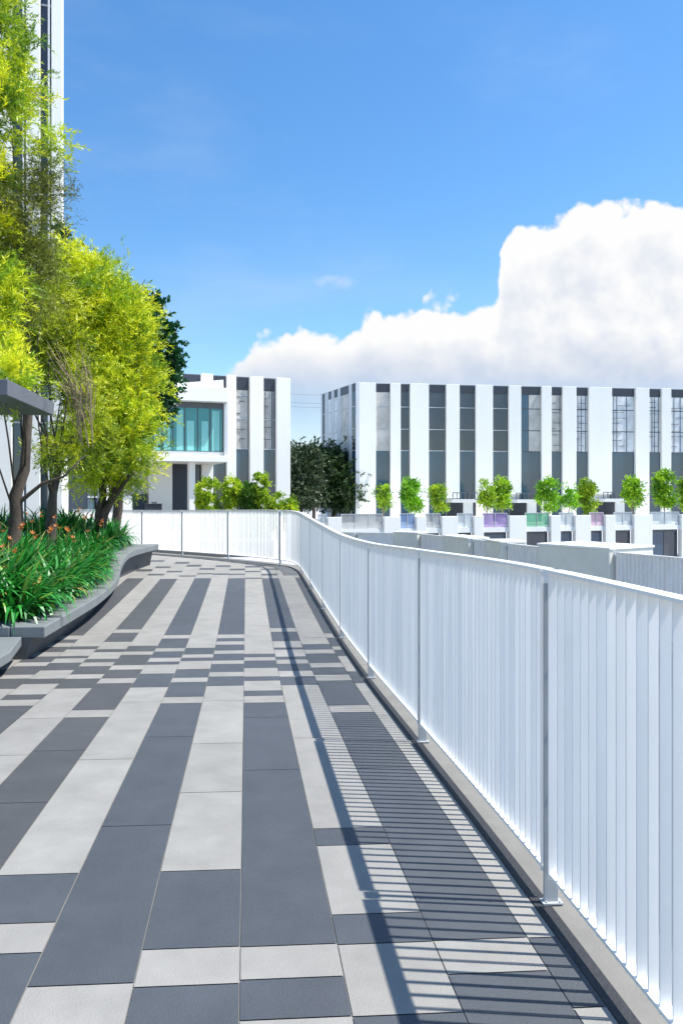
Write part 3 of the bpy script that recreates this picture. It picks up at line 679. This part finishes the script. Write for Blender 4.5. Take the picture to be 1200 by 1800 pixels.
m = loft([[(xf - .20, y, deck(y)), (xf - .13, y, z - TK - .001), (xb, y, z - TK - .001), (xb, y, deck(y))] for y, xf, xb, z in S]); m.build('base', MT['concd'], bn)
jm = MB()
for k in (14, 29, 43, 54):
    y, xf, xb, z = S[k]; jm.box(xb - .0, xf - .012, y - .004, y + .004, z + .0005, z + .002)
jm.build('joint', MT['nearblack'], bn)
# return leg along the near end
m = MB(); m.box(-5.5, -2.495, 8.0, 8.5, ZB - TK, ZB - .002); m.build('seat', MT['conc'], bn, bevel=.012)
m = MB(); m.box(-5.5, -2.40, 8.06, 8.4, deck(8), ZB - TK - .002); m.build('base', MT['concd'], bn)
b2 = empty('low_bench', (-2.6, 6.5, deck(6.5)), 'lower grey concrete bench slab at the left edge in front of the planter bench', 'bench')
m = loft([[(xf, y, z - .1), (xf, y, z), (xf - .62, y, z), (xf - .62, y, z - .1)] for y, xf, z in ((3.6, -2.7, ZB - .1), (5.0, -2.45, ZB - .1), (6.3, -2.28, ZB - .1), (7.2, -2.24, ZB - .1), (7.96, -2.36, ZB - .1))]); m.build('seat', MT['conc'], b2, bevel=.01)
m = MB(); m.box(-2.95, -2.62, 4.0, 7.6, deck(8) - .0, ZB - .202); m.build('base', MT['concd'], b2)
m = MB(); m.v = []; 
inner = [(xb, y) for y, xf, xb, z in S]
sm = MB()
for (a, b, s0, s1) in zip(inner[:-1], inner[1:], S[:-1], S[1:]):
    if a[1] < 8.45: continue
    sm.quad([(-8.5, a[1], s0[3] - .02), (a[0], a[1], s0[3] - .10), (b[0], b[1], s1[3] - .10), (-8.5, b[1], s1[3] - .02)])
tag(sm.build('soil_bed', MT['soil']), kind='structure')

# ------------------------------------------------------------------ foliage
def unit(a): return a / np.maximum(np.linalg.norm(a, axis=1, keepdims=True), 1e-9)
def leaflets(B, Dv, length, width, rg):
    n = len(B); r = unit(rg.normal(size=(n, 3))); Sd = unit(np.cross(Dv, r)); l = length[:, None]; w = width[:, None]
    V4 = np.stack([B, B + Dv * l * .45 + Sd * w / 2, B + Dv * l, B + Dv * l * .45 - Sd * w / 2], 1)
    return V4.reshape(-1, 3)
def crown(name, blobs, nclump, per, root, seed, cols, leaf=(.09, .013), spray=.26, nl=14, up=.35, m='leafY', csize=.17, outer=.55, droop=0, holes=0, hr=.3, cull=()):
    """blobs: (px, py, D, rx_px, rz_px, ry_m)"""
    rg = np.random.default_rng(seed); C = []; OUT = []
    wts = np.array([b[3] * b[4] for b in blobs], float); wts /= wts.sum()
    for b, wt in zip(blobs, wts):
        k = max(3, int(nclump * wt)); c = np.array(at(b[0], b[1], b[2])); rr = np.array([b[3] / F * b[2], b[5], b[4] / F * b[2]])
        d = unit(rg.normal(size=(k, 3))); rad = (outer + (1 - outer) * rg.random(k) ** .6)[:, None]
        C.append(c + d * rr * rad); OUT.append(unit(d / rr))
    C = np.concatenate(C); OUT = np.concatenate(OUT)
    if holes:      # gaps in the crown where the limbs and what is behind show through
        hc = C[rg.integers(0, len(C), holes)]; dmin = np.min(np.linalg.norm(C[:, None] - hc[None], axis=2), axis=1); kp = dmin > hr
        C = C[kp]; OUT = OUT[kp]
    for (qx, qy, qD, qr) in cull:
        kp = np.linalg.norm(C - np.array(at(qx, qy, qD)), axis=1) > qr; C = C[kp]; OUT = OUT[kp]
    k = len(C)
    tone_c = rg.random(k)
    ci = np.repeat(np.arange(k), per); n = len(ci)
    P = C[ci] + rg.normal(size=(n, 3)) * csize * rg.uniform(.5, 1.3, k)[ci][:, None]
    Dv = unit(OUT[ci] * .7 + rg.normal(size=(n, 3)) * .55 + np.array([0, 0, up]) - np.array([0, 0, droop]))
    sl_ = spray * rg.uniform(.6, 1.3, n); si = np.repeat(np.arange(n), nl); t = np.tile(np.linspace(.05, 1, nl), n)
    bend = np.array([0, 0, -1]) * (t ** 2 * .25)[:, None] * sl_[si][:, None]
    B = P[si] + Dv[si] * (t * sl_[si])[:, None] + bend
    LD = unit(Dv[si] * .9 + unit(rg.normal(size=(len(si), 3))) * .75)
    V_ = leaflets(B, LD, leaf[0] * rg.uniform(.6, 1.3, len(si)), leaf[1] * rg.uniform(.7, 1.3, len(si)), rg)
    tn = np.clip(tone_c[ci] * .65 + rg.random(n) * .35, 0, 1); tn = tn[si]
    cs = np.array(cols, float); x = tn * (len(cs) - 1); i = np.minimum(x.astype(int), len(cs) - 2); f = (x - i)[:, None]
    tone = (cs[i] * (1 - f) + cs[i + 1] * f) * rg.uniform(.8, 1.2, (len(si), 1))
    o = npmesh(name, V_, 4, tone, MT[m], root)
    return C
YEL = [(.035, .12, .008), (.26, .42, .014), (.68, .74, .02), (.90, .85, .026)]
YEL2 = [(.04, .08, .01), (.18, .27, .012), (.46, .54, .018), (.76, .74, .022)]
LIME = [(.06, .17, .010), (.34, .52, .016), (.74, .80, .035)]
DG = [(.006, .05, .012), (.010, .08, .02), (.03, .14, .025)]
def branches(root, base, top, r0, forks, C, seed, nb=14, m='bark', name='trunk'):
    rg = random.Random(seed); mbk = MB(); base = Vector(base); top = Vector(top)
    mid = []
    for k in range(9):
        t = k / 8; p = base.lerp(top, t); s_ = math.sin(t * math.pi)
        mid.append(p + Vector((rg.uniform(-1, 1), rg.uniform(-1, 1), 0)) * .05 * s_ + Vector(forks) * s_)
    mbk.tube(mid, [r0 * (1 - .72 * (k / 8) ** 1.5) for k in range(9)], 10)
    tr = mbk.build(name, MT[m], root, smooth=True)
    lb_ = MB(); idx = list(range(len(C))); rg.shuffle(idx)
    for i in idx[:nb]:
        c = Vector(C[i]); s = mid[rg.choice((3, 4, 5, 6, 7, 8))]; e = s.lerp(c, .92); ctl = s.lerp(c, .5) + Vector((rg.uniform(-.35, .35), rg.uniform(-.3, .3), rg.uniform(-.1, .3)))
        pts_ = [s.lerp(ctl, t).lerp(ctl.lerp(e, t), t) for t in (0, .25, .5, .75, 1)]
        rr = r0 * rg.uniform(.11, .24); lb_.tube(pts_, [rr, rr * .8, rr * .6, rr * .4, rr * .18], 6)
    lb_.build('limb', MT[m], root, smooth=True)

# tree 1 : nearest, tall, cut by the left edge
def basept(px, D, z=None): p = at(px, HY, D); return Vector((p.x, p.y, ZB - .12 if z is None else z))
t1 = empty('feathery_tree', basept(8, 10.6), 'nearest tall yellow-green feathery tree, cut off by the left edge', 'tree')
C1 = crown('crown', [(24, 125, 10.6, 34, 60, .45), (-35, 60, 10.6, 55, 110, .7), (0, 210, 10.6, 36, 60, .45), (92, 228, 10.9, 15, 42, .22), (-40, 340, 10.6, 52, 110, .55), (-10, 645, 10.2, 46, 55, .45), (-40, 520, 10.4, 70, 90, .6), (2, 668, 9.1, 34, 34, .35)], 190, 34, t1, 11, YEL, leaf=(.085, .016), spray=.22, nl=15, csize=.12, holes=9, hr=.24, cull=[(62, 715, 10.3, .42), (70, 700, 10.7, .4), (35, 735, 10.5, .34)])
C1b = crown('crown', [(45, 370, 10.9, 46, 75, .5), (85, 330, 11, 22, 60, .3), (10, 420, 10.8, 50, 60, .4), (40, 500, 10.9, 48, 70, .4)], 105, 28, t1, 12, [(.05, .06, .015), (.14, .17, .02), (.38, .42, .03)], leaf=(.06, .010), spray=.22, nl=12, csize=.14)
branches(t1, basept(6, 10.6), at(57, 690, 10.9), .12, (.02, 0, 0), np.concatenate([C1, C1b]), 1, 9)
# tree 2 : middle, brown twigs show
t2 = empty('feathery_tree', basept(82, 12.8), 'middle feathery tree with bare brown twigs under the tallest crown', 'tree')
C2 = crown('crown', [(120, 740, 12.9, 62, 75, .6), (70, 560, 13, 60, 100, .6), (150, 800, 13, 50, 38, .4), (35, 480, 12.9, 45, 60, .5), (95, 640, 12.9, 55, 60, .5)], 130, 34, t2, 21, YEL2, leaf=(.085, .016), spray=.25, nl=14, csize=.14, holes=9, hr=.28, cull=[(75, 712, 12.8, .58), (25, 725, 12.8, .5), (92, 715, 12.4, .5), (70, 705, 13.3, .5)])
branches(t2, basept(84, 12.8), at(102, 800, 12.9), .125, (-.03, 0, 0), C2, 2, 12)
tw_ = MB(); rg_ = random.Random(4)
for k in range(46):
    s = at(rg_.uniform(132, 165), rg_.uniform(700, 790), 12.3); e = at(rg_.uniform(80, 165), rg_.uniform(595, 680), 12.1); mdl = s.lerp(e, .5) + Vector((rg_.uniform(-.12, .12), rg_.uniform(-.1, .1), .1))
    tw_.tube([s, mdl, e], [.008, .006, .003], 4)
tw_.build('twigs', MT['barkl'], t2)
# tree 3 : largest crown
t3 = empty('feathery_tree', basept(180, 15.2), 'broad bright yellow-green feathery tree whose crown stands against the sky', 'tree')
C3 = crown('crown', [(150, 525, 15.2, 66, 72, .9), (205, 575, 15.2, 58, 68, .9), (120, 620, 15.2, 72, 95, .9), (232, 660, 15.1, 44, 75, .8), (170, 720, 15.0, 80, 90, .9), (232, 770, 15.0, 38, 75, .7), (236, 825, 15.0, 30, 38, .5), (185, 810, 15.1, 55, 45, .6), (105, 490, 15.1, 45, 60, .6), (165, 468, 15.2, 20, 20, .4)], 440, 36, t3, 31, YEL, leaf=(.095, .018), spray=.25, nl=14, csize=.15, holes=20, hr=.30, cull=[(85, 710, 14.6, .6), (85, 710, 13.9, .6)])
branches(t3, basept(168, 15.2), at(215, 800, 15.2), .12, (-.05, 0, 0), C3, 3, 18)
m_ = MB()
for br in (((172, 905), (182, 860), (168, 800)), ((178, 905), (205, 870), (232, 830)), ((20, 915), (38, 880), (75, 850), (112, 838), (150, 800))):
    a = br[0]; D_ = 15.1 if a[0] > 100 else 10.7
    par = t3 if a[0] > 100 else t1
    mm_ = MB(); P_ = [at(a[0], 925, D_)] + [at(*q_, D_) for q_ in br]; mm_.tube(P_, [.07, .065, .05, .035] if len(br) == 3 else [.06, .05, .035, .026, .018, .006], 8); mm_.build('limb', MT['bark'], par, smooth=True)
# tree 4 : dark broad-leaved behind
t4 = empty('dark_tree', basept(215, 19.5, 0), 'dark green broad-leaved tree behind the feathery trees', 'tree')
C4 = crown('crown', [(276, 565, 19.5, 18, 36, .6), (288, 630, 19.5, 20, 40, .7), (250, 610, 19.6, 40, 70, .8), (200, 590, 19.6, 60, 80, .9), (150, 520, 19.6, 30, 40, .7), (112, 425, 19.6, 3, 34, .2), (272, 690, 19.5, 22, 40, .6), (190, 690, 19.6, 60, 80, .9)], 190, 26, t4, 41, DG, leaf=(.12, .075), spray=.2, nl=9, m='leafG', csize=.17)
branches(t4, basept(195, 19.5, 0), at(240, 640, 19.5), .14, (0, 0, 0), C4, 5, 22)

# distant round trees between the blocks
for (lab, bl, seed, cols_, px_) in (
    ('dark rounded tree against the shaded end of the right-hand block', [(585, 842, 62, 38, 45, 2.2), (555, 830, 62, 30, 40, 2), (600, 860, 61, 26, 36, 1.8), (580, 822, 62, 26, 24, 2)], 51, [(.012, .035, .010), (.028, .065, .016), (.06, .11, .026)], 590),
    ('olive green tree just right of the white building with the glazed box', [(530, 830, 59, 24, 36, 1.8), (534, 860, 59, 24, 25, 1.8), (518, 845, 59, 18, 40, 1.6)], 52, [(.02, .04, .018), (.045, .075, .03), (.075, .11, .045)], 530)):
    tr = empty('round_tree', Vector(at(px_, HY, bl[0][2])) * 1.0, lab, 'tree'); tr.location.z = -9; bpy.context.view_layer.update()
    C_ = crown('crown', bl, 130, 34, tr, seed, cols_, leaf=(.20, .12), spray=.55, nl=11, m='leafG', csize=.42)
    mk = MB()
    for k, dx in enumerate((-2, 20) if px_ == 530 else (-6, 12)):
        b0 = at(px_ + dx, 905, bl[0][2]); mk2 = Vector((b0.x, b0.y, -9)); tp = at(px_ + dx + 2, 850, bl[0][2]); mk.tube([mk2, mk2.lerp(tp, .5), tp], [.22, .17, .12], 8)
    mk.build('trunk', MT['bark'], tr, smooth=True)

# small potted trees on the podium terrace
def pot_tree(px, D, y0, y1, wpx, lab, seed, sparse=1.0, cols_=LIME, z=GZ):
    b0 = at(px, HY, D); b0.z = z; r = empty('potted_tree', b0, lab, 'tree', 'small trees along the podium terrace')
    h = (y1 - y0)
    bl = [(px, y0 + h * .25, D, wpx * random.uniform(.32, .40), h * .20, .5), (px - wpx * random.uniform(.05, .2), y0 + h * .48, D, wpx * .27, h * random.uniform(.14, .22), .45), (px + wpx * random.uniform(.05, .2), y0 + h * random.uniform(.5, .7), D, wpx * .24, h * .18, .4)]
    tf = (random.uniform(.62, .9), random.uniform(.9, 1.05), 1.0); C_ = crown('crown', bl, int(50 * sparse), 24, r, seed, [tuple(a * b for a, b in zip(c, tf)) for c in cols_], leaf=(.12, .065), spray=.2, nl=8, m='leafG', csize=.15)
    branches(r, b0, at(px + random.uniform(-2, 2), y0 + h * .45, D), .05, (.03, 0, 0), C_, seed, 10, m='barkl')
    m = MB(); m.tube([(b0.x, b0.y, z + .003), (b0.x, b0.y, z + .5)], [.3, .38], 14); m.build('pot', MT['wall2'], r)
PT_ = [(673, 848, 26, .5, 'thin sparse yellowish tree in front of the first window strip'), (722, 841, 38, 1.3, 'full lime tree left of the first porch, before the second window strip'), (771, 848, 30, .9, 'lime tree beside the first porch, before the third window strip'), (854, 846, 24, .7, 'slim bare-stemmed tree on the wide white strip between the first and second porches'), (882, 840, 30, 1.1, 'lime tree immediately left of the second porch'), (964, 842, 42, 1.1, 'spreading tree right of the second porch'), (998, 858, 26, .5, 'small sparse tree between two fuller ones right of the second porch'), (1029, 841, 32, 1.2, 'compact lime tree left of the third porch'), (1110, 839, 38, 1.0, 'lime tree right of the third porch with a trailing side'), (1166, 825, 42, 1.5, 'tallest and fullest tree of the terrace row, near the right edge'), (1206, 835, 30, 1.0, 'tree cut off by the right edge of the photo')]
for k, (px, y0, wp, sp, lab) in enumerate(PT_): pot_tree(px, 56 + .4 * math.sin(k * 2), y0, 912, wp, lab, 100 + k, sp, LIME if k else YEL2)

# clipped shrubs in front of the left-middle building
SH = [(366, 838, 897, 46, 'rounded lime shrub at the left of the row behind the far railing'), (408, 836, 897, 42, 'second rounded lime shrub behind the far railing'), (438, 848, 899, 34, 'dark low shrub with white blossom behind the far railing'), (458, 829, 899, 32, 'upright tallest shrub of the row behind the far railing'), (487, 866, 900, 34, 'low loose shrub at the foot of the white corner'), (510, 878, 900, 18, 'smallest shrub at the bend of the railing')]
for k, (px, y0, y1, wp, lab) in enumerate(SH):
    D = 29.5; b0 = at(px, HY, D); b0.z = -.1; r = empty('shrub', b0, lab, 'shrub', 'shrubs behind the far railing'); h = y1 - y0
    bl = [(px, y0 + h * .42, D, wp * .38, h * .36, .45), (px, y0 + h * .9, D, wp * .40, h * .45, .45), (px, y0 + h * 1.5, D, wp * .36, h * .4, .4)]
    C_ = crown('foliage', bl, 110 if k < 4 else 40, 28, r, 200 + k, LIME if k != 2 else [(.03, .12, .012), (.08, .22, .02), (.2, .34, .04)], leaf=(.06, .038), spray=.11, nl=9, m='leafG', csize=.07)
    branches(r, b0, at(px, y0 + h * .6, D), .04, (0, 0, 0), C_, 300 + k, 8)

# ------------------------------------------------------------------ flower bed
def bed():
    rg = np.random.default_rng(5); Vv = []; Tt = []
    clumps = []
    ys, xbk = S[:, 0], S[:, 2]; zz = S[:, 3]
    for k in range(430):
        y = rg.uniform(8.45, 17.2); xb = np.interp(y, ys, xbk); x = xb - .08 - rg.random() ** 1.4 * 2.9; z = np.interp(y, ys, zz) - .1
        clumps.append((x, y, z))
    for k in range(70):
        y = rg.uniform(8.5, 17.2); xb = np.interp(y, ys, xbk); clumps.append((xb - rg.uniform(.03, .14), y, np.interp(y, ys, zz) - .08))
    for (x, y, z) in clumps:
        edge = np.interp(y, ys, xbk) - x
        hs_ = .55 + .33 * min(1, edge / .8)
        nL = 26; a = rg.uniform(0, 2 * np.pi, nL); ln = rg.uniform(.65, 1.1, nL) * hs_ * 1.3; lean = rg.uniform(.35, 1.5, nL)
        for i in range(nL):
            d = np.array([math.cos(a[i]), math.sin(a[i]), 0]); sd = np.array([-d[1], d[0], 0]); L_ = ln[i]; w = rg.uniform(.018, .036)
            t = np.linspace(0, 1, 7); ang = np.radians(88) - lean[i] * (t ** 1.3) * 2.1
            p = np.zeros((7, 3)); p[0] = (x + rg.normal() * .05, y + rg.normal() * .05, z)
            for j in range(1, 7): p[j] = p[j - 1] + (d * math.cos(ang[j]) + np.array([0, 0, math.sin(ang[j])])) * L_ / 6
            ww = w * np.array([.8, 1, 1, .95, .75, .45, .05])
            tone = np.array((.014, .15, .016)) * rg.uniform(.6, 2.1)
            if rg.random() < .10: tone = np.array((.16, .30, .035)) * rg.uniform(.7, 1.4)
            if rg.random() < .03: tone = np.array((.36, .30, .08))
            for j in range(6):
                Vv += [p[j] - sd * ww[j], p[j] + sd * ww[j], p[j + 1] + sd * ww[j + 1], p[j + 1] - sd * ww[j + 1]]; Tt.append(tone)
    o = npmesh('lily_foliage', np.array(Vv), 4, np.array(Tt), MT['strap']); tag(o, 'dense mass of glossy green strap leaves filling the planter', 'foliage', kind='stuff')
bed()
FL = [(38, 925, 10, 'tall'), (57, 918, 10.6, ''), (22, 948, 9.3, ''), (6, 965, 9.0, ''), (15, 1000, 8.7, ''), (60, 940, 9.8, ''), (25, 968, 9, ''), (85, 930, 10.7, ''), (100, 910, 12.2, ''), (117, 931, 11, ''), (105, 925, 11.5, ''), (137, 897, 13.6, ''), (150, 908, 13.6, ''), (128, 948, 10.6, ''), (155, 936, 12, ''), (165, 908, 14.4, ''), (182, 915, 14, ''), (178, 922, 14.7, ''), (190, 895, 15.8, ''), (5, 930, 9.6, ''), (70, 905, 12, ''), (48, 905, 11.4, '')]
FLT = ['orange flower left of the nearest leaning trunk, third from the left in the upper row', 'orange flower just right of the nearest leaning trunk', 'orange flower low at the left, above the two edge flowers', 'orange flower at the left edge, middle height', 'lowest orange flower at the left edge near the front leaves', 'orange flower right of the nearest trunk, below its neighbour', 'orange flower low at the left with drooping petals',
 'orange flower between the two nearest trunks, lower one', 'upper orange flower between the two nearest trunks', 'orange flower standing in front of the second trunk', 'orange flower touching the left side of the second trunk', 'tall orange flower before the dark doorway, leftmost there', 'orange flower before the dark doorway, lower right of the tallest', 'isolated orange flower low among the leaves below the second trunk', 'orange flower low on the right half of the planter', 'orange flower left of the forked rear trunk', 'orange flower in front of the forked rear trunk', 'orange flower a little below the one before the forked rear trunk', 'farthest orange flower, at the top right end of the planter', 'orange flower cut by the left edge, highest there', 'orange flower high above the leaves just left of the second trunk', 'topmost orange flower beside the nearest leaning trunk']
for k, (px, py, D, _) in enumerate(FL):
    tp = at(px, py, D); bz = Vector((tp.x - .03, tp.y + .05, ZB - .1)); r = empty('orange_flower', bz, FLT[k], 'flower', 'orange flowers in the planter')
    m = MB(); m.tube([bz, bz.lerp(tp, .6) + Vector((.02, 0, 0)), tp], [.006, .005, .004], 5); m.build('stem', MT['stem'], r)
    rg = random.Random(k); nn_f = rg.choice((1, 2, 2))
    for f in range(nn_f):
        m = MB(); c = tp + Vector((rg.uniform(-.05, .05), rg.uniform(-.05, .05), -f * .045 + rg.uniform(0, .02)))
        axd = Vector((rg.uniform(-.6, .6), rg.uniform(-1, .1), rg.uniform(.3, 1))).normalized(); u = axd.orthogonal().normalized(); v = axd.cross(u)
        for q in range(6):
            t_ = q * math.pi / 3; d = (u * math.cos(t_) + v * math.sin(t_)); s_ = axd.cross(d)
            a1 = c + axd * .015 + d * .018; a2 = c + axd * .035 + d * .042
            m.quad([c - s_ * .003, a1 - s_ * .009, a1 + s_ * .009, c + s_ * .003]); m.quad([a1 - s_ * .012, a2 - s_ * .002, a2 + s_ * .002, a1 + s_ * .012])
        m.build('blossom', MT['petal'], r)

# ------------------------------------------------------------------ wires between the two blocks
for k, (y0, y1) in enumerate(((689, 691), (704, 706), (711, 713))):
    a = at(470, y0, 70); b = at(640, y1, 78); m = MB(); P_ = [a.lerp(b, t) - Vector((0, 0, .25 * math.sin(t * math.pi))) for t in np.linspace(0, 1, 9)]; m.tube(P_, [.012] * 9, 5)
    tag(m.build('overhead_wire', MT['wire']), ('topmost', 'middle', 'lowest')[k] + ' of the three thin overhead wires in the gap between the two white blocks', 'wire', 'overhead wires')
